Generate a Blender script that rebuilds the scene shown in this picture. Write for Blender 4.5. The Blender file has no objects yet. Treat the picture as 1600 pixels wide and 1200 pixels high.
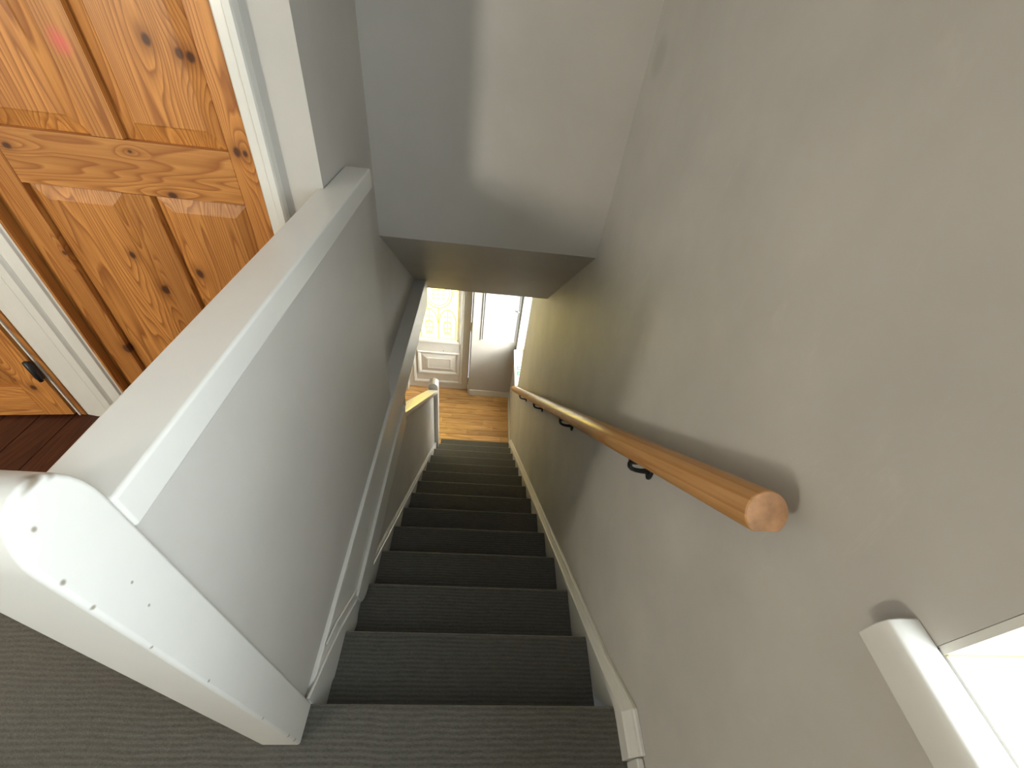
import bpy, bmesh, math, random
from mathutils import Vector
random.seed(7)
sc = bpy.context.scene
C = sc.collection
ZL = 2.8                      # landing height above the hall floor
RISE, GO = 0.2, 0.23515       # one stair: rise and going
XR = 0.045                    # plane of the right-hand wall
SL = RISE / GO

# ------------------------------------------------------------------ camera
cam_d = bpy.data.cameras.new('camera'); cam = bpy.data.objects.new('camera', cam_d); C.objects.link(cam)
cam.location = (-0.44111, -0.24491, 1.43345 + ZL)
cam.rotation_euler = (0.82333, -0.11317, -0.01246)
cam_d.sensor_width = 36; cam_d.lens = 653.67 / 1600 * 36
cam_d.clip_start = 0.02
sc.camera = cam

# ------------------------------------------------------------------ sky and exposure
w = bpy.data.worlds.new('sky'); sc.world = w; w.use_nodes = True
w.node_tree.nodes['Background'].inputs[0].default_value = (0.80, 0.90, 1.0, 1)
w.node_tree.nodes['Background'].inputs[1].default_value = 1.2
sc.view_settings.view_transform = 'Standard'; sc.view_settings.look = 'None'
sc.view_settings.gamma = 1; sc.view_settings.exposure = 1.5
sc.view_settings.use_curve_mapping = False

# ------------------------------------------------------------------ daylight at the windows
def area(name, loc, rot, sx, sy, power, col):
    d = bpy.data.lights.new(name, 'AREA'); d.shape = 'RECTANGLE'; d.size = sx; d.size_y = sy
    d.energy = power; d.color = col
    o = bpy.data.objects.new(name, d); C.objects.link(o)
    o.location = (loc[0], loc[1], loc[2] + ZL); o.rotation_euler = rot
    return o
H = math.pi / 2
area('window_landing_offscreen', (0.262, -0.61, 1.56), (0, H, 0), 1.10, 0.95, 13.5, (0.90, 0.96, 1.0))
area('window_back_offscreen', (-3.50, -2.72, 1.78), (H, 0, 0), 0.60, 0.86, 58, (1.0, 0.91, 0.78))
area('daylight_hall_window', (0.95, 3.66, -1.05), (0, H, 0), 1.6, 1.6, 180, (1.0, 0.96, 0.90))
area('daylight_front_door', (-1.0, 4.55, -1.35), (-H, 0, 0), 0.7, 1.3, 18, (1.0, 0.96, 0.86))

# ------------------------------------------------------------------ materials
def new_mat(name):
    m = bpy.data.materials.new(name); m.use_nodes = True
    nt = m.node_tree
    return m, nt, nt.nodes['Principled BSDF']
def N(nt, t, **kw):
    n = nt.nodes.new(t)
    for k, v in kw.items(): setattr(n, k, v)
    return n
def ramp(nt, fac, stops):
    r = N(nt, 'ShaderNodeValToRGB'); nt.links.new(fac, r.inputs[0])
    e = r.color_ramp.elements
    while len(e) < len(stops): e.new(0.5)
    for i, (p, c) in enumerate(stops):
        e[i].position = p; e[i].color = (*c, 1)
    return r.outputs[0]
def mix(nt, fac, a, b, mode='MIX'):
    n = N(nt, 'ShaderNodeMix', data_type='RGBA', blend_type=mode)
    for s, v in ((n.inputs[0], fac), (n.inputs[6], a), (n.inputs[7], b)):
        if hasattr(v, 'links'): nt.links.new(v, s)
        elif isinstance(v, (int, float)): s.default_value = v
        else: s.default_value = (*v, 1)
    return n.outputs[2]
def math_n(nt, op, a, b=None, c=None):
    n = N(nt, 'ShaderNodeMath', operation=op)
    for i, v in enumerate((a, b, c)):
        if v is None: continue
        if hasattr(v, 'links'): nt.links.new(v, n.inputs[i])
        else: n.inputs[i].default_value = v
    return n.outputs[0]
def noise(nt, vec, scale, detail=4, rough=0.55, dist=0):
    n = N(nt, 'ShaderNodeTexNoise'); n.inputs['Scale'].default_value = scale
    n.inputs['Detail'].default_value = detail; n.inputs['Roughness'].default_value = rough
    n.inputs['Distortion'].default_value = dist
    if vec is not None: nt.links.new(vec, n.inputs['Vector'])
    return n.outputs[0]
def world_pos(nt):
    return N(nt, 'ShaderNodeNewGeometry').outputs['Position']
def mapped(nt, vec, scale=(1, 1, 1), loc=(0, 0, 0), rot=(0, 0, 0)):
    m = N(nt, 'ShaderNodeMapping'); nt.links.new(vec, m.inputs[0])
    m.inputs['Scale'].default_value = scale; m.inputs['Location'].default_value = loc
    m.inputs['Rotation'].default_value = rot
    return m.outputs[0]
def bump(nt, h, strength, dist, bsdf):
    b = N(nt, 'ShaderNodeBump'); b.inputs['Strength'].default_value = strength
    b.inputs['Distance'].default_value = dist
    nt.links.new(h, b.inputs['Height']); nt.links.new(b.outputs[0], bsdf.inputs['Normal'])
def spot(nt, vec, centre, radii, soft=0.35):
    """1 inside an ellipsoid round a world point (landing datum), 0 outside."""
    s = N(nt, 'ShaderNodeVectorMath', operation='SUBTRACT'); nt.links.new(vec, s.inputs[0])
    s.inputs[1].default_value = (centre[0], centre[1], centre[2] + ZL)
    d = N(nt, 'ShaderNodeVectorMath', operation='DIVIDE'); nt.links.new(s.outputs[0], d.inputs[0]); d.inputs[1].default_value = radii
    l = N(nt, 'ShaderNodeVectorMath', operation='LENGTH'); nt.links.new(d.outputs[0], l.inputs[0])
    mr = N(nt, 'ShaderNodeMapRange', interpolation_type='SMOOTHSTEP'); nt.links.new(l.outputs['Value'], mr.inputs[0])
    mr.inputs[1].default_value = 1 + soft; mr.inputs[2].default_value = 1 - soft
    return mr.outputs[0]

def paint(name, col, rough=0.5, var=0.05, bstr=0.12, spots=(), scuff=0.0, coat=0.0):
    m, nt, b = new_mat(name)
    p = world_pos(nt)
    n1 = noise(nt, p, 2.3, 5, 0.6)
    dark = tuple(c * (1 - var * 1.6) for c in col); lite = tuple(min(1, c * (1 + var)) for c in col)
    c = ramp(nt, n1, [(0.3, dark), (0.72, lite)])
    if scuff:
        n2 = noise(nt, mapped(nt, p, (1, 1, 0.35), rot=(0.5, 0.3, 0.4)), 9, 6, 0.72, 1.2)
        f = ramp(nt, n2, [(0.60, (0, 0, 0)), (0.72, (1, 1, 1))])
        sep = math_n(nt, 'MULTIPLY', f, scuff)
        c = mix(nt, sep, c, tuple(min(1, x * 1.35 + 0.03) for x in col))
    for (ce, ra, sc_, so, am) in spots:
        f = math_n(nt, 'MULTIPLY', spot(nt, p, ce, ra, so), am)
        c = mix(nt, f, c, sc_)
    nt.links.new(c, b.inputs['Base Color'])
    b.inputs['Roughness'].default_value = rough
    if coat: b.inputs['Coat Weight'].default_value = coat; b.inputs['Coat Roughness'].default_value = 0.25
    n3 = noise(nt, p, 55, 4, 0.5)
    bump(nt, n3, bstr, 0.004, b)
    return m

def pine(name, axis, base, dark, rough=0.45, knots=(), stains=(), freq=34, coat=0.06, tilt=0.0, vary=0.1):
    """varnished softwood: growth rings as contour lines of a noise stretched along the grain"""
    m, nt, b = new_mat(name)
    p = world_pos(nt)
    rnd = N(nt, 'ShaderNodeObjectInfo').outputs['Random']
    off = N(nt, 'ShaderNodeCombineXYZ')
    for i, k in enumerate((13.7, 29.1, 7.3)): nt.links.new(math_n(nt, 'MULTIPLY', rnd, k), off.inputs[i])
    add = N(nt, 'ShaderNodeVectorMath', operation='ADD'); nt.links.new(mapped(nt, p, rot=(tilt, 0, 0)) if tilt else p, add.inputs[0]); nt.links.new(off.outputs[0], add.inputs[1])
    st = [8.5, 8.5, 8.5]; st[axis] = 0.5
    q = mapped(nt, add.outputs[0], st)
    ring = noise(nt, q, 1.0, 1.5, 0.45)
    kf = None
    for (ce, ra) in knots:               # rings bend round each knot
        r3 = [ra * 2.2] * 3; r3[axis] = ra * 5.0; r3[1] = 0.2
        s = spot(nt, p, ce, r3, 0.95)
        ring = math_n(nt, 'ADD', ring, math_n(nt, 'MULTIPLY', s, 0.05))
    saw = math_n(nt, 'FRACT', math_n(nt, 'MULTIPLY', ring, freq))
    line = ramp(nt, saw, [(0.0, (0.0, 0.0, 0.0)), (0.55, (0.35, 0.35, 0.35)), (0.88, (1, 1, 1)), (1.0, (0.05, 0.05, 0.05))])
    fs = [95, 95, 95]; fs[axis] = 3.5
    fine = noise(nt, mapped(nt, add.outputs[0], fs), 1.0, 3, 0.6)
    tone = noise(nt, mapped(nt, add.outputs[0], [x * 0.5 for x in st]), 1.0, 2, 0.5)
    lite = tuple(min(1, x * 1.25) for x in base)
    c = ramp(nt, tone, [(0.3, tuple(x * 0.82 for x in base)), (0.7, lite)])
    c = mix(nt, math_n(nt, 'MULTIPLY', line, 0.80), c, dark)
    c = mix(nt, math_n(nt, 'MULTIPLY', math_n(nt, 'SUBTRACT', fine, 0.40), 1.5), c, dark)
    hv = N(nt, 'ShaderNodeHueSaturation'); nt.links.new(c, hv.inputs['Color'])
    nt.links.new(math_n(nt, 'MULTIPLY_ADD', rnd, 2 * vary, 1 - vary), hv.inputs['Value']); c = hv.outputs[0]
    for (ce, ra) in knots:
        r2 = [ra * 1.3] * 3; r2[axis] = ra * 1.9; r2[1] = 0.2
        c = mix(nt, math_n(nt, 'MULTIPLY', spot(nt, p, ce, r2, 0.8), 0.55), c, tuple(x * 0.8 for x in dark))
        r1 = [ra * .62] * 3; r1[axis] = ra * .85; r1[1] = 0.2
        c = mix(nt, math_n(nt, 'MULTIPLY', spot(nt, p, ce, r1, 0.4), 0.9), c, (0.055, 0.018, 0.008))
    for (ce, ra, sc_, am) in stains:
        f = math_n(nt, 'MULTIPLY', spot(nt, p, ce, ra, 0.9), math_n(nt, 'MULTIPLY', noise(nt, p, 60, 4, 0.7), am))
        c = mix(nt, f, c, sc_)
    nt.links.new(c, b.inputs['Base Color'])
    b.inputs['Roughness'].default_value = rough
    b.inputs['Coat Weight'].default_value = coat; b.inputs['Coat Roughness'].default_value = 0.22
    b.inputs['Specular IOR Level'].default_value = 0.35
    bump(nt, fine, 0.10, 0.002, b)
    return m

def carpet_mat(name):
    m, nt, b = new_mat(name)
    p = world_pos(nt)
    sep = N(nt, 'ShaderNodeSeparateXYZ'); nt.links.new(p, sep.inputs[0])
    wob = noise(nt, mapped(nt, p, (7, 3, 3)), 1.0, 2)
    yz = math_n(nt, 'ADD', sep.outputs[1], sep.outputs[2])
    ph = math_n(nt, 'ADD', math_n(nt, 'MULTIPLY', yz, 2 * math.pi / 0.0125), math_n(nt, 'MULTIPLY', wob, 7.0))
    rib = math_n(nt, 'MULTIPLY_ADD', math_n(nt, 'SINE', ph), 0.5, 0.5)
    tuft = noise(nt, mapped(nt, p, (0.8, 1.6, 1.6)), 150, 4, 0.75)
    rag = noise(nt, mapped(nt, p, (22, 85, 85)), 1.0, 3, 0.65)
    big = noise(nt, p, 3.0, 4, 0.6)
    h = math_n(nt, 'ADD', math_n(nt, 'MULTIPLY', rib, 0.19), math_n(nt, 'ADD', math_n(nt, 'MULTIPLY', tuft, 0.75), math_n(nt, 'MULTIPLY', rag, 0.45)))
    c = ramp(nt, h, [(0.35, (0.022, 0.021, 0.018)), (1.0, (0.150, 0.142, 0.122))])
    c = mix(nt, math_n(nt, 'MULTIPLY', big, 0.35), c, (0.060, 0.056, 0.050))
    nt.links.new(c, b.inputs['Base Color'])
    b.inputs['Roughness'].default_value = 0.95
    b.inputs['Sheen Weight'].default_value = 0.6; b.inputs['Sheen Tint'].default_value = (1.0, 0.91, 0.76, 1); b.inputs['Sheen Roughness'].default_value = 0.45
    bump(nt, h, 0.9, 0.004, b)
    return m

def simple(name, col, rough=0.4, metal=0.0, coat=0.0, var=0.03):
    m, nt, b = new_mat(name)
    p = world_pos(nt); n = noise(nt, p, 30, 3)
    c = ramp(nt, n, [(0.3, tuple(x * (1 - var) for x in col)), (0.7, tuple(min(1, x * (1 + var * .6)) for x in col))])
    nt.links.new(c, b.inputs['Base Color'])
    b.inputs['Roughness'].default_value = rough; b.inputs['Metallic'].default_value = metal
    b.inputs['Coat Weight'].default_value = coat
    return m

WALLC = (0.52, 0.495, 0.46)
M_wall = paint('wall_paint', WALLC, 0.62, 0.05, 0.10)
M_wallR = paint('right_wall_paint', WALLC, 0.60, 0.07, 0.10, scuff=0.18,
    spots=[((XR, 1.377, 1.347), (0.05, 0.055, 0.05), (0.30, 0.31, 0.26), 0.5, 0.40)])
M_well = paint('stairwell_paint', WALLC, 0.62, 0.05, 0.10)
M_wallscuff = paint('scuffed_wall_paint', WALLC, 0.55, 0.06, 0.10, scuff=0.30)
M_half = paint('half_wall_paint', WALLC, 0.55, 0.05, 0.08, scuff=0.08)
M_ceil = paint('ceiling_paint', (0.72, 0.72, 0.70), 0.7, 0.03, 0.08)
M_white = paint('white_gloss', (0.70, 0.68, 0.64), 0.32, 0.03, 0.05, coat=0.25)
chips = []
for (y, z, r) in ((-0.079, 0.985, .0045), (-0.082, 0.93, .004), (-0.083, 0.80, .003), (-0.08, 0.62, .0036), (-0.082, 0.33, .004), (-0.083, 0.12, .006), (-0.083, 0.06, .007),
                  (-0.060, 1.05, .004), (-0.045, 0.90, .003), (-0.052, 0.85, .003)):
    chips.append(((-0.812, y, z), (0.006, r * .55, r * .7), (0.22, 0.17, 0.12), 0.6, 0.8))
chips.append(((-0.812, -0.030, 1.083), (0.010, 0.014, 0.0035), (0.20, 0.15, 0.10), 0.7, 0.9))
chips.append(((-0.812, -0.016, 1.074), (0.006, 0.008, 0.003), (0.20, 0.15, 0.10), 0.7, 0.7))
M_post = paint('post_white_gloss', (0.70, 0.68, 0.64), 0.38, 0.04, 0.12, spots=chips, coat=0.2)
M_cap = paint('cap_white_gloss', (0.70, 0.68, 0.64), 0.30, 0.04, 0.06, coat=0.3)
M_sill = paint('sill_white_gloss', (0.70, 0.68, 0.64), 0.4, 0.03, 0.05)
M_upvc = simple('white_upvc', (0.72, 0.70, 0.655), 0.3, coat=0.2)
M_cupb = simple('cupboard_paint', (0.60, 0.60, 0.60), 0.45)
M_carpet = carpet_mat('charcoal_carpet')
DY = 0.975
kn = [(-1.235, 1.270, .014), (-1.172, 1.252, .013), (-1.152, 1.247, .013), (-1.105, 1.056, .014), (-1.085, 1.054, .009), (-1.519, .722, .013), (-1.476, .602, .018),
      (-1.340, .677, .018), (-1.712, .340, .020), (-1.714, .711, .008)]
knh = [(-1.317, .923, .014), (-1.380, 1.027, .006), (-1.684, 1.008, .012)]
stain = [((-1.424, DY, 1.246), (0.017, 0.2, 0.021), (0.70, 0.10, 0.10), 1.2)]
PB, PD = (0.53, 0.228, 0.056), (0.23, 0.066, 0.011)
M_pv = pine('pine_upright', 2, PB, PD, knots=[((x, DY, z), r) for x, z, r in kn], stains=stain)
M_ph = pine('pine_crosswise', 0, (0.54, 0.24, 0.063), PD, knots=[((x, DY, z), r) for x, z, r in knh])
M_pd2 = pine('pine_second_door', 2, PB, PD, knots=[((-2.09, 0.92, 0.16), .014), ((-2.13, 0.91, 0.20), .010)])
M_rail = pine('handrail_pine', 1, (0.53, 0.29, 0.115), (0.36, 0.155, 0.045), rough=0.30, freq=22, coat=0.2, tilt=math.atan2(2.629, 3.006), vary=0)
M_endgrain = simple('sawn_end_grain', (0.47, 0.25, 0.13), 0.85, var=0.35)
M_oak = pine('oak_laminate', 0, (0.68, 0.410, 0.170), (0.38, 0.180, 0.055), rough=0.4, freq=18, vary=0.16)
M_board = pine('dark_varnished_board', 1, (0.075, 0.022, 0.010), (0.03, 0.008, 0.004), rough=0.45)
M_caulk = simple('aged_caulk', (0.50, 0.40, 0.22), 0.7)
M_iron = simple('black_iron', (0.012, 0.013, 0.017), 0.42)
M_brass = simple('aged_brass', (0.42, 0.30, 0.12), 0.4, 0.8)
M_chrome = simple('bright_metal', (0.75, 0.75, 0.75), 0.15, 1.0)
M_lead = simple('lead_came', (0.045, 0.040, 0.022), 0.6)
M_green = simple('green_print', (0.01, 0.22, 0.06), 0.6)
M_paper = simple('white_paper', (0.85, 0.86, 0.84), 0.6)
M_blind = simple('blind_slat', (0.82, 0.83, 0.84), 0.4)
M_out = simple('outer_masonry', (0.35, 0.30, 0.26), 0.8)
def glass_mat(name, col, trans):
    m, nt, b = new_mat(name); nt.nodes.remove(b)
    out = nt.nodes['Material Output']
    t = N(nt, 'ShaderNodeBsdfTranslucent' if trans else 'ShaderNodeBsdfTransparent')
    if trans:
        p = world_pos(nt); n = noise(nt, p, 45, 3)
        nt.links.new(ramp(nt, n, [(0.3, tuple(x * 0.85 for x in col)), (0.7, col)]), t.inputs[0])
    else: t.inputs[0].default_value = (*col, 1)
    g = N(nt, 'ShaderNodeBsdfGlossy'); g.inputs['Roughness'].default_value = 0.05
    mx = N(nt, 'ShaderNodeMixShader'); mx.inputs[0].default_value = 0.06
    nt.links.new(t.outputs[0], mx.inputs[1]); nt.links.new(g.outputs[0], mx.inputs[2]); nt.links.new(mx.outputs[0], out.inputs[0])
    return m
M_glass = glass_mat('clear_glass', (0.95, 0.97, 0.96), False)
M_yglass = glass_mat('yellow_textured_glass', (1.0, 0.88, 0.36), True)

# ------------------------------------------------------------------ geometry helpers (z given from the landing level)
def fin(name, bm, mat, parent=None, bevel=0, seg=2, smooth=False, kind=None, label=None, cat=None, group=None):
    bmesh.ops.recalc_face_normals(bm, faces=bm.faces)
    for v in bm.verts: v.co.z += ZL
    if parent is None:
        xs = [v.co for v in bm.verts]
        o0 = Vector(((min(v.x for v in xs) + max(v.x for v in xs)) / 2, (min(v.y for v in xs) + max(v.y for v in xs)) / 2, min(v.z for v in xs)))
    else:
        o0 = Vector(parent['base'])
    for v in bm.verts: v.co -= o0
    me = bpy.data.meshes.new(name); bm.to_mesh(me); bm.free()
    if smooth:
        for f in me.polygons: f.use_smooth = True
    me.materials.append(mat)
    o = bpy.data.objects.new(name, me); C.objects.link(o)
    if parent is None: o.location = o0
    else: o.parent = parent
    o['base'] = tuple(o0)
    if bevel:
        b = o.modifiers.new('edge', 'BEVEL'); b.width = bevel; b.segments = seg; b.limit_method = 'ANGLE'
        o.data.shade_smooth(); 
        try: o.modifiers.new('wn', 'WEIGHTED_NORMAL').keep_sharp = True
        except Exception: pass
    if kind: o['kind'] = kind
    if label: o['label'] = label
    if cat: o['category'] = cat
    if group: o['group'] = group
    return o
def empty(name, loc, label, cat, kind=None, group=None):
    o = bpy.data.objects.new(name, None); C.objects.link(o); o.empty_display_size = 0.1
    l = (loc[0], loc[1], loc[2] + ZL); o.location = l; o['base'] = l
    o['label'] = label; o['category'] = cat
    if kind: o['kind'] = kind
    if group: o['group'] = group
    return o
def B(*boxes):
    bm = bmesh.new()
    for (x0, x1, y0, y1, z0, z1) in boxes:
        v = [bm.verts.new(p) for p in ((x0, y0, z0), (x1, y0, z0), (x1, y1, z0), (x0, y1, z0), (x0, y0, z1), (x1, y0, z1), (x1, y1, z1), (x0, y1, z1))]
        for f in ((0, 3, 2, 1), (4, 5, 6, 7), (0, 1, 5, 4), (1, 2, 6, 5), (2, 3, 7, 6), (3, 0, 4, 7)): bm.faces.new([v[i] for i in f])
    return bm
def prism(pts, axis, a, b, bm=None):
    """extrude a 2D outline along an axis; pts are the other two coordinates in x,y,z order"""
    bm = bm or bmesh.new()
    def P(p, t): return {0: (t, p[0], p[1]), 1: (p[0], t, p[1]), 2: (p[0], p[1], t)}[axis]
    A = [bm.verts.new(P(p, a)) for p in pts]; D = [bm.verts.new(P(p, b)) for p in pts]
    n = len(pts)
    bm.faces.new(A); bm.faces.new(D[::-1])
    for i in range(n): bm.faces.new((A[i], A[(i + 1) % n], D[(i + 1) % n], D[i]))
    return bm
def sweep(sec, path):
    """sweep a section (list of 3D points per station) into a closed tube"""
    bm = bmesh.new(); rows = []
    for st in path: rows.append([bm.verts.new(p) for p in st])
    n = len(rows[0])
    for r0, r1 in zip(rows, rows[1:]):
        for i in range(n): bm.faces.new((r0[i], r0[(i + 1) % n], r1[(i + 1) % n], r1[i]))
    bm.faces.new(rows[0][::-1]); bm.faces.new(rows[-1])
    return bm
def tube(pts, r, n=10):
    pts = [Vector(p) for p in pts]; rows = []
    for i, p in enumerate(pts):
        t = (pts[min(i + 1, len(pts) - 1)] - pts[max(i - 1, 0)]).normalized()
        u = t.cross(Vector((0.13, 0.97, 0.2))).normalized(); v = t.cross(u)
        rr = r[i] if isinstance(r, (list, tuple)) else r
        rows.append([tuple(p + (u * math.cos(a) + v * math.sin(a)) * rr) for a in [2 * math.pi * k / n for k in range(n)]])
    return sweep(None, rows)
def frame_boxes(x0, x1, z0, z1, y0, y1, wd):
    return [(x0, x0 + wd, y0, y1, z0, z1), (x1 - wd, x1, y0, y1, z0, z1), (x0 + wd, x1 - wd, y0, y1, z0, z0 + wd), (x0 + wd, x1 - wd, y0, y1, z1 - wd, z1)]
def raised(x0, x1, z0, z1, yb, yf, m):
    """fielded panel: back rectangle at yb, raised field at yf set in by m (yf nearer the camera)"""
    bm = bmesh.new()
    o = [bm.verts.new((x, yb, z)) for x, z in ((x0, z0), (x1, z0), (x1, z1), (x0, z1))]
    e = [bm.verts.new((x, yf + (yb - yf) * .2, z)) for x, z in ((x0 + m * .9, z0 + m * .9), (x1 - m * .9, z0 + m * .9), (x1 - m * .9, z1 - m * .9), (x0 + m * .9, z1 - m * .9))]
    i = [bm.verts.new((x, yf, z)) for x, z in ((x0 + m, z0 + m), (x1 - m, z0 + m), (x1 - m, z1 - m), (x0 + m, z1 - m))]
    for k in range(4):
        l = (k + 1) % 4
        bm.faces.new((o[k], o[l], e[l], e[k])); bm.faces.new((e[k], e[l], i[l], i[k]))
    bm.faces.new(i)
    bk = [bm.verts.new((v.co.x, yb + .012, v.co.z)) for v in o]
    for k in range(4):
        l = (k + 1) % 4; bm.faces.new((o[l], o[k], bk[k], bk[l]))
    bm.faces.new(bk[::-1])
    return bm
def wall_holes(axis, a0, a1, u0, u1, z0, z1, holes):
    """wall slab normal to axis with rectangular holes (u0,u1,z0,z1)"""
    us = sorted({u0, u1, *[h[0] for h in holes], *[h[1] for h in holes]}); zs = sorted({z0, z1, *[h[2] for h in holes], *[h[3] for h in holes]})
    bm = bmesh.new(); vt = {}
    def V(a, u, z):
        k = (a, u, z)
        if k not in vt: vt[k] = bm.verts.new((a, u, z) if axis == 0 else (u, a, z))
        return vt[k]
    def solid(i, j):
        if i < 0 or j < 0 or i >= len(us) - 1 or j >= len(zs) - 1: return False
        um, zm = (us[i] + us[i + 1]) / 2, (zs[j] + zs[j + 1]) / 2
        return not any(h[0] < um < h[1] and h[2] < zm < h[3] for h in holes)
    for i in range(len(us) - 1):
        for j in range(len(zs) - 1):
            if not solid(i, j): continue
            ua, ub, za, zb = us[i], us[i + 1], zs[j], zs[j + 1]
            for a in (a0, a1): bm.faces.new((V(a, ua, za), V(a, ub, za), V(a, ub, zb), V(a, ua, zb)))
            for (di, dj, p, q) in ((-1, 0, (ua, za), (ua, zb)), (1, 0, (ub, za), (ub, zb)), (0, -1, (ua, za), (ub, za)), (0, 1, (ua, zb), (ub, zb))):
                if not solid(i + di, j + dj): bm.faces.new((V(a0, *p), V(a0, *q), V(a1, *q), V(a1, *p)))
    return bm
S = dict(kind='structure')

# ------------------------------------------------------------------ the setting
ZF, ZC = -2.8, 2.4            # hall floor, upper ceiling
XW, YB, YFAR = -4.05, -2.5, 4.06
LW = (-1.10, -0.12, 0.962, 2.12)         # landing window opening (y0,y1,z0,z1)
HW = (3.32, 4.0, -1.905, -0.55)          # hall window opening
SW = (-3.81, -3.19, 1.33, 2.23)          # small window in the back wall (x0,x1,z0,z1)
fin('wall_right', wall_holes(0, XR, XR + 0.20, YB, YFAR + 0.2, ZF, ZC, [LW, HW]), M_wallR, label='long plain grey wall beside the stairs carrying the handrail', cat='wall', **S)
fin('wall_left', B((XW - 0.2, XW, YB, 1.3, -0.25, ZC)), M_wall, label='grey landing wall opposite the stairwell', cat='wall', **S)
fin('wall_back', wall_holes(1, YB - 0.15, YB, XW - .2, XR + .2, -0.25, ZC, [SW]), M_wall, label='grey wall at the back of the landing with a small window', cat='wall', **S)
fin('wall_landing', wall_holes(1, 0.96, 1.06, XW, -0.894, -0.0, ZC, [(-1.80, -1.045, -0.0, 1.99), (-2.80, -2.005, -0.0, 1.99)]), M_wall, label='pale grey landing wall holding the two pine doors', cat='wall', **S)
fin('wall_landing_backing', B((XW, -1.052, 1.07, 1.3, -0.0, ZC)), M_wall, label='plain backing added behind the two pine doors to block sky light', cat='wall', **S)  # unseen slab added so no sky light leaks through the door gaps
fin('wall_return', B((-1.05, -0.894, 1.0605, 2.46, -0.0, ZC)), M_wall, label='short grey return wall above the stairwell ledge', cat='wall', **S)
fin('wall_stairwell', B((-0.894, XR, 1.486, 1.62, 0.632, ZC)), M_well, label='grey wall above the sloping soffit at the end of the stairwell', cat='wall', **S)
fin('ceiling_soffit', prism([(1.486, 0.632), (2.494, -0.197), (2.494, 0.0), (1.62, 0.70)], 0, -0.894, XR), M_wallscuff, label='scuffed sloping soffit over the lower stairs', cat='ceiling', **S)
fin('ceiling_upper', B((XW - .2, XR + .2, YB - .15, 1.62, ZC, ZC + .1)), M_ceil, label='white ceiling over the landing', cat='ceiling', **S)
fin('ceiling_hall', B((-2.7, -0.895, 0.2, YFAR, -0.2, -0.1), (-0.895, XR, 2.494, YFAR, -0.197, -0.1)), M_ceil, label='white ceiling over the entrance hall', cat='ceiling', **S)
FD = (-1.42, -0.535, ZF, -0.78)          # front door opening (x0,x1,z0,z1)
wf = fin('wall_front', wall_holes(1, YFAR, YFAR + 0.2, -2.7, XR, ZF, -0.1, [FD]), M_wall, label='pale wall around the front door', cat='wall', **S)
fin('wall_hall_left', B((-2.8, -2.7, 0.2, YFAR + .2, ZF, -0.1)), M_wall, label='far side wall of the entrance hall', cat='wall', **S)
fin('wall_hall_back', B((-2.7, -0.92, 0.1, 0.2, ZF, -0.2)), M_wall, label='wall under the landing', cat='wall', **S)

# landing floor, carpet and the dark boards
fin('floor_landing', B((XW, -0.894, -0.0, 1.3, -0.2, -0.02), (XW, XR, YB, -0.03, -0.2, -0.02)), M_out, label='floor slab under the landing carpet', cat='floor', **S)
fin('floor_carpet', prism([(XW, YB), (XR, YB), (XR, -0.03), (-0.834, -0.03), (-0.834, -0.0005), (-0.893, -0.0005), (-0.893, 0.42), (XW, 0.42)], 2, -0.02, 0.0), M_carpet, label='ribbed charcoal carpet on the landing around the newel post', cat='carpet', **S)
fb = empty('floor_boards', (-1.9, 0.7, -0.02), 'dark red-brown varnished floorboards at the foot of the pine doors', 'floorboards', **S)
x = XW
while x < -0.95:
    x1 = min(x + 0.118, -0.9)
    fin('plank', B((x + .0008, x1 - .0008, 0.42, 1.065, -0.02, -0.001 - random.random() * .0012)), M_board, fb, bevel=.0015, seg=1)
    x = x1

# hall floor: planks laid across the hall
hf = fin('floor', B((-2.7, XR, 0.1, YFAR + .25, ZF - .1, ZF - .012)), M_out, label='hall floor of honey oak planks below the stairs', cat='floor', **S)
y = YFAR + 0.17; row = 0
while y > 2.3:
    pw = 0.092; x = XR - [0.0, 0.35, 0.22, 0.56, 0.12, 0.47][row % 6]; L = [0.62, 0.44, 0.78, 0.55]
    if x < XR: fin('plank', B((x + .001, XR, y - pw + .001, y - .001, ZF - .012, ZF)), M_oak, hf, bevel=.003, seg=1)
    k = row
    while x > -2.2:
        ln = L[k % 4]; k += 1
        fin('plank', B((x - ln + .001, x - .001, y - pw + .001, y - .001, ZF - .012, ZF - random.random() * .0008)), M_oak, hf, bevel=.003, seg=1)
        x -= ln
    y -= pw; row += 1

# ------------------------------------------------------------------ staircase
st = empty('staircase', (-0.40, 1.5, ZF), 'straight staircase in charcoal ribbed carpet between white strings', 'staircase')
XA, XB = -0.833, 0.0145
def nose(yn, zn, y0, zlow):
    r = 0.013; pts = [(y0, zn)]
    for k in range(7):
        a = H - k * math.pi / 6 * 1.0
        pts.append((yn - r + r * math.cos(a), zn - r + r * math.sin(a)))
    pts += [(yn - 0.022, zn - 2 * r - .004), (yn - 0.022, zlow), (y0, zlow)]
    return pts
for i in range(0, 14):
    yn, zn = i * GO, -i * RISE
    y0 = yn - GO - 0.022 if i else -0.03
    xa = XA if i < 12 else -0.811
    bm = prism(nose(yn, zn, y0, max(zn - RISE, ZF)), 0, xa, XB)
    if i == 12: prism([(y0, zn), (2.767, zn), (2.767, zn - RISE), (y0, zn - RISE)], 0, XA, xa, bm)
    fin('step', bm, M_carpet, st)
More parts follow.
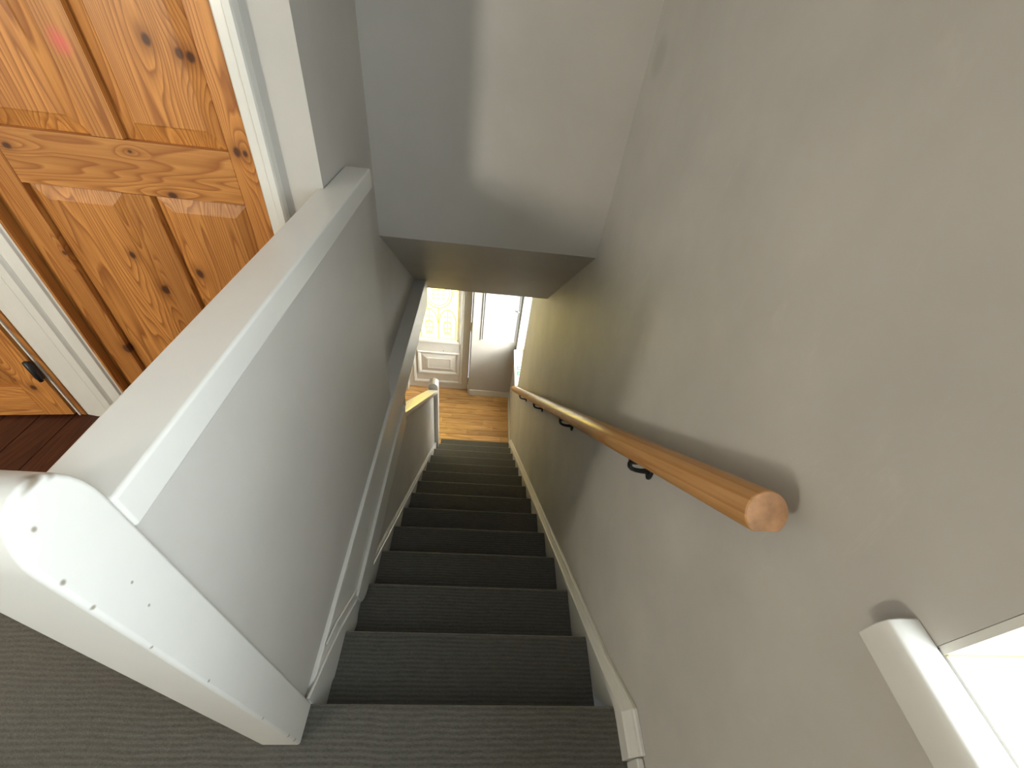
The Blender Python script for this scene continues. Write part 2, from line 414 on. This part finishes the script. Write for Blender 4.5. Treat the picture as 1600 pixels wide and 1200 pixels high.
# right string, with the landing skirting that kinks into it
def nl(y): return -SL * y
rs = [(-0.118, 0.0, 0.060, 0.108), (-0.022, 0.0, 0.060, 0.108)]
def ystr(y): return (nl(y) + 0.020, nl(y) + 0.058)
def str_strip(path, x_in, x_mid, x_wall, name, mould, sgn):
    """path: list of (y, zbottom, z_inner, z_top)"""
    bm = bmesh.new(); rows = []
    for (y, zb, zi, zt) in path:
        rows.append([bm.verts.new(p) for p in ((x_in, y, zb), (x_in, y, zi), (x_wall, y, zi), (x_wall, y, zb))])
    for a, b in zip(rows, rows[1:]):
        for k in range(4): bm.faces.new((a[k], a[(k + 1) % 4], b[(k + 1) % 4], b[k]))
    bm.faces.new(rows[0]); bm.faces.new(rows[-1][::-1])
    body = fin(name, bm, M_white, st)
    bm = bmesh.new(); rows = []
    for (y, zb, zi, zt) in path:
        h = zt - zi
        sec = ((x_in, zi), (x_in - sgn * .002, zi + h * .12), (x_in + sgn * .003, zi + h * .25), (x_mid, zi + h * .75), (x_mid + sgn * .002, zi + h * .95), (x_mid + sgn * .006, zt), (x_wall, zt), (x_wall, zi))
        rows.append([bm.verts.new((sx, y, sz)) for sx, sz in sec])
    n = len(rows[0])
    for a, b in zip(rows, rows[1:]):
        for k in range(n): bm.faces.new((a[k], a[(k + 1) % n], b[(k + 1) % n], b[k]))
    bm.faces.new(rows[0]); bm.faces.new(rows[-1][::-1])
    fin(mould, bm, M_white, body)
pr = [(-0.118, 0.0, 0.056, 0.105), (-0.024, -0.02, 0.056, 0.105)]
for y in (0.12, 1.0, 2.0, 2.9, 3.07):
    pr.append((y, nl(y) - 0.33 if y > .2 else nl(y) - .2, *ystr(y)))
pr = [(a, max(b, ZF), c_, d) for a, b, c_, d in pr]
str_strip(pr, 0.0155, 0.030, XR - .001, 'string', 'string_moulding', 1)
pl = [(0.004, -0.2, 0.020, 0.040), (0.04, -.24, 0.0, 0.018), (0.136, -0.33, -0.042, -0.020), (0.22, -.42, -0.105, -0.076)]
for y in (0.36, 1.0, 2.0, 2.76):
    pl.append((y, max(nl(y) - 0.33, ZF), nl(y) + 0.012, nl(y) + 0.036))
str_strip(pl, -0.834, -0.838, -0.850, 'string', 'string_moulding', -1)
fin('string', prism([(0.002, 0.036), (0.05, 0.004), (0.13, -0.045), (0.215, -0.112), (0.352, -0.245), (0.352, -0.300), (0.300, -0.345), (0.20, -0.30), (0.002, -0.10)], 0, -0.8195, -0.8165), M_white, st)
def bead(pts):
    rows = [[(-0.8170, y, z - .004), (-0.8120, y, z - .003), (-0.8120, y, z + .002), (-0.8170, y, z + .004)] for y, z in pts]
    fin('string_bead', sweep(None, rows), M_white, st)
bead([(0.002, 0.034), (0.05, 0.002), (0.13, -0.047), (0.215, -0.114), (0.350, -0.245)])
bead([(0.135, 0.004), (0.210, -0.045), (0.365, -0.198)])
fin('string_filler', prism([(0.215, -0.050), (0.362, -0.196), (0.362, -0.250), (0.330, -0.240), (0.215, -0.125)], 0, -0.8197, -0.8168), M_white, st)
fin('baseboard_landing', B((0.026, XR - .001, -0.6, -0.119, 0.0, 0.085)), M_white, label='short white skirting board on the landing under the window', cat='skirting board', bevel=.004, **S)

# wall under the stair's open side, low balustrade
capz = lambda y: -0.318 - SL * (y - 1.32)
fin('wall_stair_left', prism([(0.05, ZF), (2.78, ZF), (2.78, capz(2.78) - .002), (1.32, capz(1.32) - .002), (1.32, -0.365), (1.20, -0.222), (0.05, -0.222)], 0, -0.905, -0.852), M_wallscuff, label='grey triangular wall under the low balustrade beside the lower stairs', cat='wall', **S)
fin('wall_pier', prism([(1.20, -0.221), (1.555, -0.221), (1.555, capz(1.555) + .048), (1.33, capz(1.33) + .048), (1.20, -0.23)], 0, -0.897, -0.858), M_wall, label='short grey pier between landing beam and low balustrade', cat='wall', **S)
lb = fin('balustrade_cap', sweep(None, [[(x_, y_, capz(y_) + dz) for x_, dz in ((-0.812, 0.0), (-0.806, 0.012), (-0.808, 0.040), (-0.818, 0.046), (-0.90, 0.046), (-0.91, 0.036), (-0.91, 0.0))] for y_ in (1.312, 2.768)]), M_white,
         label='white sloping cap of the low balustrade running down to the bottom newel', cat='balustrade cap', bevel=.002)
def newel(name, x0, x1, y0, y1, z0, ztop, arch_axis, mat, label, cat):
    """square post with a half-round top; the arch shows on the two faces across arch_axis"""
    n = 14; (a0, a1) = (y0, y1) if arch_axis == 0 else (x0, x1)
    mid, hw = (a0 + a1) / 2, (a1 - a0) / 2; rise = ztop[1] - ztop[0]
    pts = [(a0, z0), (a0, ztop[0])]
    for k in range(1, n): 
        a = math.pi - k * math.pi / n; pts.append((mid + hw * math.cos(a), ztop[0] + rise * math.sin(a)))
    pts += [(a1, ztop[0]), (a1, z0)]
    b0, b1 = (x0, x1) if arch_axis == 0 else (y0, y1)
    return fin(name, prism(pts, arch_axis, b0, b1), mat, label=label, cat=cat, bevel=.006, seg=3)
newel('newel_post', -0.905, -0.812, 2.769, 2.862, ZF + .001, (-1.475, -1.425), 1, M_white, 'slim white newel post at the foot of the stairs', 'newel post')

# ------------------------------------------------------------------ landing balustrade: post, half wall, cap, beam
newel('newel_post', -0.907, -0.812, -0.086, 0.0, 0.001, (1.010, 1.088), 0, M_post, 'thick chipped white newel post with rounded top on the landing', 'newel post')
fin('wall_half', B((-0.892, -0.832, 0.001, 1.158, 0.001, 0.936)), M_half, label='pale grey half wall between the landing and the stairwell', cat='wall', bevel=.003, **S)
fin('half_wall_cap', prism([(-0.905, 0.001), (-0.815, 0.001), (-0.815, 1.164), (-0.893, 1.164), (-0.893, 0.957), (-0.905, 0.957)], 2, 0.937, 0.996), M_cap, bevel=.009, seg=3,
    label='broad cream-white gloss cap along the top of the half wall', cat='wall cap')
bt = fin('trim_1', B((-0.8985, -0.820, 0.002, 2.30, -0.220, 0.0)), M_cap, bevel=.004, label='long white painted beam edging the landing above the stairs', cat='trim', **S)
n = [(0.352, -0.222)]
for k in range(7):
    a = math.pi + k * H / 6; n.append((0.352 + 0.10 + 0.10 * math.cos(a), -0.262 + 0.10 * math.sin(a)))
n += [(1.325, -0.362), (1.325, -0.222)]
fin('lower_board', prism(n, 0, -0.849, -0.809), M_cap, bt, bevel=.003)

# ------------------------------------------------------------------ landing pine doors
def arch(x0, x1, z1, yf, name_root):
    pass
d1 = empty('door_1', (-1.42, 1.0, 0.0), 'orange pine panelled door closed beside the half wall, red smudge on it', 'door', **S)
LX0, LX1, DZ0, DZ1 = -1.796, -1.049, 0.006, 1.984
sL, sR, mL, mR = -1.708, -1.127, -1.458, -1.382
YD0, YD1 = DY, DY + 0.040
fin('stile', B((LX0, sL, YD0, YD1, DZ0, DZ1)), M_pv, d1, bevel=.0015, seg=1)
fin('stile', B((sR, LX1, YD0, YD1, DZ0, DZ1)), M_pv, d1, bevel=.0015, seg=1)
for z0, z1 in ((DZ0, 0.20), (0.915, 1.053), (1.47, 1.55), (1.88, DZ1)):
    fin('rail', B((sL + .0005, sR - .0005, YD0 + .0005, YD1, z0, z1)), M_ph, d1, bevel=.0015, seg=1)
for z0, z1 in ((0.20, 0.915), (1.053, 1.47), (1.55, 1.88)):
    fin('muntin', B((mL, mR, YD0 + .0007, YD1, z0 + .0005, z1 - .0005)), M_pv, d1, bevel=.0015, seg=1)
    for xa, xb in ((sL, mL), (mR, sR)):
        pn = fin('panel', raised(xa + .0005, xb - .0005, z0 + .0005, z1 - .0005, YD0 + .017, YD0 + .006, .042), M_pv, d1)
# white lining and architraves of the pine doors
fin('lining', B((-1.8055, -1.7975, 0.944, 1.06, 0, 1.99)), M_pv, d1)
def architrave(x0, x1, flip, parent, z1):
    """stepped moulding, thick at the outer edge"""
    wd = x1 - x0
    prof = [(0, .962), (0, .950), (.10, .947), (.14, .940), (.55, .938), (.60, .934), (.66, .928), (.95, .928), (1.0, .934), (1.0, .962)]
    pts = [((x0 + f * wd) if not flip else (x1 - f * wd), yy) for f, yy in prof]
    fin('architrave', prism(pts, 2, 0.0, z1), M_white, parent)
architrave(-1.056, -1.002, False, d1, 2.05)
architrave(-1.905, -1.806, True, d1, 2.05)
fin('architrave', B((-1.905, -1.002, 0.930, 0.962, 2.0505, 2.11)), M_white, d1, bevel=.004)
d2 = empty('door_2', (-2.02, 0.95, 0.0), 'pine door with a black hinge, slightly ajar over the dark floorboards', 'door', **S)
fin('architrave', prism([(-1.9975, .962), (-1.9975, .938), (-1.96, .932), (-1.9065, .932), (-1.9065, .962)], 2, 0.0, 2.05), M_white, d2)
fin('lining', B((-2.004, -1.999, 0.952, 1.06, 0.0, 1.99)), M_pv, d2)
ang = math.radians(6.5); hx, hy = -2.034, 0.925
def rot2(bm):
    for v in bm.verts:
        dx, dy = v.co.x - hx, v.co.y - hy
        v.co.x = hx + dx * math.cos(ang) - dy * math.sin(ang); v.co.y = hy + dx * math.sin(ang) + dy * math.cos(ang)
    return bm
fin('door_edge', B((-2.018, -1.9995, 0.934, 0.950, 0.002, 1.985)), M_pv, d2, bevel=.002)
fin('painted_edge', B((-2.0245, -2.0185, 0.930, 0.951, 0.002, 1.985)), M_white, d2)
W2 = 0.76
fin('stile', rot2(B((hx - .095, hx, hy, hy + .038, .010, 1.98))), M_pd2, d2, bevel=.0015, seg=1)
fin('stile', rot2(B((hx - W2, hx - W2 + .095, hy, hy + .038, .010, 1.98))), M_pd2, d2, bevel=.0015, seg=1)
for z0, z1 in ((.010, .16), (.915, 1.053), (1.88, 1.98)):
    fin('rail', rot2(B((hx - W2 + .0955, hx - .0955, hy + .0005, hy + .038, z0, z1))), M_ph, d2, bevel=.0015, seg=1)
for z0, z1 in ((.16, .915), (1.053, 1.88)):
    fin('panel', rot2(raised(hx - W2 + .0955, hx - .0955, z0 + .0005, z1 - .0005, hy + .017, hy + .006, .042)), M_pd2, d2)
hg = fin('hinge', B((-2.048, -2.024, 0.912, 0.926, 0.21, 0.29)), M_iron, d2, bevel=.002)
fin('knuckle', tube([(-2.030, 0.912, 0.205), (-2.030, 0.912, 0.295)], .007), M_iron, hg, smooth=True)

# ------------------------------------------------------------------ landing window
w1 = empty('window_1', (XR + .1, -0.61, 0.96), 'white sill and bright reveal of the landing window beside the handrail', 'window', **S)
sx0 = 0.006
sill = fin('window_sill', prism([(XR + .004, 0.963), (XR + .004, 1.0), (XR + .15, 1.0), (XR + .15, 0.963)], 1, -1.099, -0.121), M_sill, w1, bevel=.002)
fin('sill_nosing', prism([(XR - .0005, 0.955), (XR - .0005, 1.001), (0.022, 1.001), (0.012, 0.997), (sx0, 0.985), (sx0 + .001, 0.955)], 1, -1.14, -0.094), M_sill, sill, bevel=.002)
fin('caulk_line', B((XR + .002, XR + .15, -0.1295, -0.1205, 1.0002, 1.004)), M_caulk, w1)
fin('window_lining', B((XR + .001, XR + .15, -0.128, -0.1205, 1.0005, 2.118)), M_upvc, w1)
fin('window_lining', B((XR + .001, XR + .15, -1.0995, -1.092, 1.0005, 2.118)), M_upvc, w1)
def win_frame(parent, x0, x1, y0, y1, z0, z1, wd, mid=None):
    fin('window_frame', B((x0, x1, y0, y0 + wd, z0, z1), (x0, x1, y1 - wd, y1, z0, z1), (x0, x1, y0 + wd, y1 - wd, z0, z0 + wd), (x0, x1, y0 + wd, y1 - wd, z1 - wd, z1)), M_upvc, parent, bevel=.003)
    fin('pane', B((x0 + .02, x0 + .026, y0 + wd, y1 - wd, z0 + wd, z1 - wd)), M_glass, parent)
win_frame(w1, XR + .15, XR + .199, -1.099, -0.121, 0.963, 2.118, .05)
w3 = empty('window_2', (-3.5, YB - .1, 1.42), 'small window in the back wall of the landing', 'window', **S)
fin('window_frame', B(*frame_boxes(-3.809, -3.191, 1.331, 2.229, YB - .149, YB - .10, .03)), M_upvc, w3, bevel=.003)
fin('pane', B((-3.779, -3.221, YB - .13, YB - .124, 1.361, 2.199)), M_glass, w3)

# ------------------------------------------------------------------ hall window with blind
w2 = empty('window_3', (XR + .1, 3.66, -1.9), 'white hall window and sill beside the meter cupboard', 'window', **S)
fin('window_sill', B((0.012, XR + .13, 3.3205, 3.9995, -1.904, -1.875)), M_upvc, w2, bevel=.006)
win_frame(w2, XR + .14, XR + .195, 3.321, 3.999, -1.874, -0.551, .045)
fin('window_lining', B((XR + .001, XR + .14, 3.992, 3.9995, -1.874, -0.551)), M_upvc, w2)
bl = empty('venetian_blind', (XR + .10, 3.66, -1.82), 'white venetian blind hanging in the hall window', 'blind')
z = -0.60; 
while z > -1.84:
    fin('slat', prism([(XR + .088, z - .004), (XR + .100, z + .003), (XR + .112, z + .006), (XR + .112, z + .0075), (XR + .100, z + .0045), (XR + .088, z - .0025)], 1, 3.335, 3.985), M_blind, bl)
    z -= 0.024
fin('head_rail', B((XR + .082, XR + .118, 3.335, 3.985, -0.585, -0.555)), M_upvc, bl, bevel=.003)
fin('bottom_rail', B((XR + .088, XR + .112, 3.335, 3.985, -1.862, -1.848)), M_upvc, bl, bevel=.003)
for yy in (3.45, 3.87): fin('ladder_cord', tube([(XR + .100, yy, -0.585), (XR + .100, yy, -1.85)], .0012, 6), M_paper, bl)
lf = fin('leaflet', B((0.034, 0.120, 3.43, 3.74, -1.8748, -1.8725)), M_paper, label='white leaflet with green printed squares on the hall window sill', cat='leaflet')
for yy in (3.50, 3.60):
    fin('printed_square', B((0.040, 0.105, yy, yy + .020, -1.8724, -1.8716), (0.040, 0.105, yy + .048, yy + .068, -1.8724, -1.8716), (0.040, 0.060, yy + .020, yy + .048, -1.8724, -1.8716)), M_green, lf, label='green square bracket print')

# ------------------------------------------------------------------ front door
d3 = empty('door_3', (-0.98, 4.16, ZF), 'white front door with yellow decorative glass and moulded lower panel', 'door', **S)
Y0 = 4.15; fx0, fx1 = -1.375, -0.556
gx0, gx1, gz0, gz1 = -1.215, -0.722, -1.925, -0.93
fin('leaf', wall_holes(1, Y0, Y0 + .05, fx0, fx1, ZF + .006, -0.80, [(gx0, gx1, gz0, gz1)]), M_upvc, d3, bevel=.003)
fin('door_frame', B((-1.4195, -1.38, 4.061, 4.24, ZF + .0005, -0.781), (-0.551, -0.5355, 4.075, 4.24, ZF + .0005, -0.781), (-1.38, -0.551, 4.061, 4.24, -0.798, -0.781)), M_upvc, d3, bevel=.003)
def mould(x0, x1, z0, z1, wd, pr, parent, name='moulding', m=M_upvc):
    """picture-frame moulding standing pr proud of the leaf"""
    bm = bmesh.new(); rings = []
    for ins, yy in ((0, Y0 + .001), (wd * .15, Y0 - pr), (wd * .6, Y0 - pr * .75), (wd, Y0 + .001)):
        rings.append([bm.verts.new((x, yy, z)) for x, z in ((x0 + ins, z0 + ins), (x1 - ins, z0 + ins), (x1 - ins, z1 - ins), (x0 + ins, z1 - ins))])
    for r0, r1 in zip(rings, rings[1:] + rings[:1]):
        for k in range(4): bm.faces.new((r0[k], r0[(k + 1) % 4], r1[(k + 1) % 4], r1[k]))
    return fin(name, bm, m, parent)
mould(-1.31, -0.650, -2.69, -0.86, .045, .016, d3)
mould(gx0 - .045, gx1 + .045, gz0 - .05, gz1 + .045, .05, .022, d3, 'glazing_bead')
mould(-1.245, -0.690, -2.52, -2.135, .045, .018, d3)
lp = fin('lower_panel', raised(-1.19, -0.742, -2.47, -2.19, Y0 - .001, Y0 - .016, .06), M_upvc, d3)
mould(-1.115, -0.80, -2.42, -2.235, .03, .020, d3)
gl = fin('pane', B((gx0 + .001, gx1 - .001, Y0 + .02, Y0 + .028, gz0 + .001, gz1 - .001)), M_yglass, d3, label='yellow textured glass with leaded scrolls')
cx = (gx0 + gx1) / 2
def came(pts, r=.0048): fin('lead_came', tube(pts, r, 6), M_lead, gl)
yg = Y0 + .017
def arc(cx_, cz_, rx, rz, a0, a1, n=18): return [(cx_ + rx * math.cos(math.radians(a0 + (a1 - a0) * k / n)), yg, cz_ + rz * math.sin(math.radians(a0 + (a1 - a0) * k / n))) for k in range(n + 1)]
came(arc(cx, -1.25, .165, .21, 0, 360, 30)); came(arc(cx, -1.25, .135, .175, 0, 360, 30), .0036)
for s_ in (-1, 1):
    came(arc(cx + s_ * .115, -1.68, .105, .20, 0, 180)); came([(cx + s_ * .22, yg, -1.68), (cx + s_ * .22, yg, gz0 + .01)]); 
    came([(cx + s_ * .115, yg, -1.48), (cx + s_ * .115, yg, -1.86)], .0036)
    came(arc(cx + s_ * .115, -1.74, .05, .09, 0, 360, 20), .0036)
    came(arc(cx + s_ * .20, -1.05, .05, .12, 90 if s_ > 0 else 0, 270 if s_ > 0 else -180, 14), .003)
came([(cx, yg, gz0 + .005), (cx, yg, -1.46)])
for r_ in range(4):
    for q_ in (-1, 0, 1):
        came(arc(cx + q_ * .06, -1.16 - r_ * .055, .016, .010, 0, 360, 8), .003)
for s_ in (-1, 1):
    for r_ in range(4):
        for q_ in (-1, 1): came(arc(cx + s_ * .115 + q_ * .028, -1.585 - r_ * .085, .014, .010, 0, 360, 8), .003)
fin('spyhole', tube([(-0.902, Y0 - .004, -2.11), (-0.902, Y0 + .005, -2.11)], .006), M_iron, d3)
for z in (-1.72, -2.66, -1.0):
    hg = fin('hinge', B((-0.560, -0.546, 4.128, 4.15, z, z + .10)), M_brass, d3, bevel=.002)
    fin('hinge_pin', tube([(-0.550, 4.126, z - .012), (-0.550, 4.126, z + .112)], .007), M_brass, hg, smooth=True)
fin('reveal_strip', B((-0.5348, -0.5335, 4.058, 4.15, ZF, -0.78)), M_brass, d3)

# meter cupboard on the front wall
mc = empty('meter_cupboard', (-0.2, 4.055, -1.81), 'grey-white cupboard door with bright handle beside the hall window', 'cupboard')
fin('cupboard_frame', B(*[(a, b, 4.050, YFAR - .0005, z0, z1) for a, b, _, _, z0, z1 in frame_boxes(-0.425, 0.028, -1.812, -0.60, 0, 1, .016)]), M_cupb, mc, bevel=.003)
cd = fin('cupboard_door', B((-0.402, 0.006, 4.042, YFAR - .0005, -1.790, -0.622)), M_cupb, mc, bevel=.004)
kb = fin('handle', tube([(-0.030, 4.030, -1.315), (0.004, 4.018, -1.318), (0.016, 4.018, -1.320)], [.013, .012, .009], 12), M_chrome, cd, smooth=True)
fin('spindle', tube([(-0.028, 4.043, -1.315), (-0.028, 4.026, -1.315)], .012, 12), M_chrome, cd, smooth=True)

# skirting boards in the hall
def skirt(name, x0, x1, y0, y1, label):
    fin(name, B((x0, x1, y0, y1, ZF, ZF + .105)), M_white, bevel=.006, label=label, cat='skirting board', **S)
skirt('baseboard_front', -0.534, 0.029, 4.040, YFAR - .0005, 'white skirting board below the meter cupboard')
skirt('baseboard_right', 0.029, XR - .0005, 3.075, YFAR - .001, 'white skirting board along the right wall of the hall')

# ------------------------------------------------------------------ handrail
hr = empty('handrail', (-0.025, 1.5, -2.3), 'round pine handrail on black iron brackets along the grey wall', 'handrail')
A, D = Vector((-0.025, 0.054, 0.949)), Vector((-0.025, 3.06, -1.680))
t = (D - A).normalized(); up = Vector((1, 0, 0)).cross(t).normalized()
if up.z < 0: up = -up
R_ = 0.0325
sec = []
for k in range(32):
    a = 2 * math.pi * k / 32; cy = max(math.sin(a), -0.80)
    sec.append((R_ * math.cos(a), R_ * cy))
def rail_row(p, s=1): return [tuple(p + Vector((1, 0, 0)) * u * s + up * v * s) for u, v in sec]
rl = fin('rail', sweep(None, [rail_row(A, .955), rail_row(A + t * .0025), rail_row(A + t * 1.0), rail_row(A + t * 2.2), rail_row(D - t * .004), rail_row(D, .94)]), M_rail, hr)
for f in rl.data.polygons:
    if len(f.vertices) == 4: f.use_smooth = True
fin('sawn_end', sweep(None, [rail_row(A - t * .0006, .945), rail_row(A + t * .001, .95)]), M_endgrain, rl)
for yb in (0.412, 1.105, 1.805, 2.535):
    zr = A.z + (D.z - A.z) / (D.y - A.y) * (yb - A.y)
    zb = zr - 0.030 / abs(t.y) 
    pth = [(-0.025, yb, zb + .006), (-0.025, yb, zb - .018), (-0.022, yb, zb - .030), (-0.014, yb, zb - .040), (-0.002, yb, zb - .046), (0.014, yb, zb - .049), (0.038, yb, zb - .049)]
    br = fin('bracket', tube(pth, [.0065, .0065, .0062, .006, .006, .0065, .0085], 10), M_iron, hr, smooth=True)
    bm = bmesh.new(); rows = []
    for xx, s in ((XR - .0005, 1.0), (XR - .006, .95), (XR - .010, .6)):
        rows.append([bm.verts.new((xx, yb + .013 * s * math.cos(a), zb - .056 + .026 * s * math.sin(a))) for a in [2 * math.pi * k / 16 for k in range(16)]])
    for r0, r1 in zip(rows, rows[1:]):
        for k in range(16): bm.faces.new((r0[k], r0[(k + 1) % 16], r1[(k + 1) % 16], r1[k]))
    bm.faces.new(rows[0]); bm.faces.new(rows[-1])
    fin('wall_plate', bm, M_iron, br, smooth=True)
    fin('saddle', B((-0.036, -0.014, yb - .018, yb + .018, zb + .001, zb + .008)), M_iron, br)

for o in list(bpy.data.objects):
    if 'base' in o: del o['base']
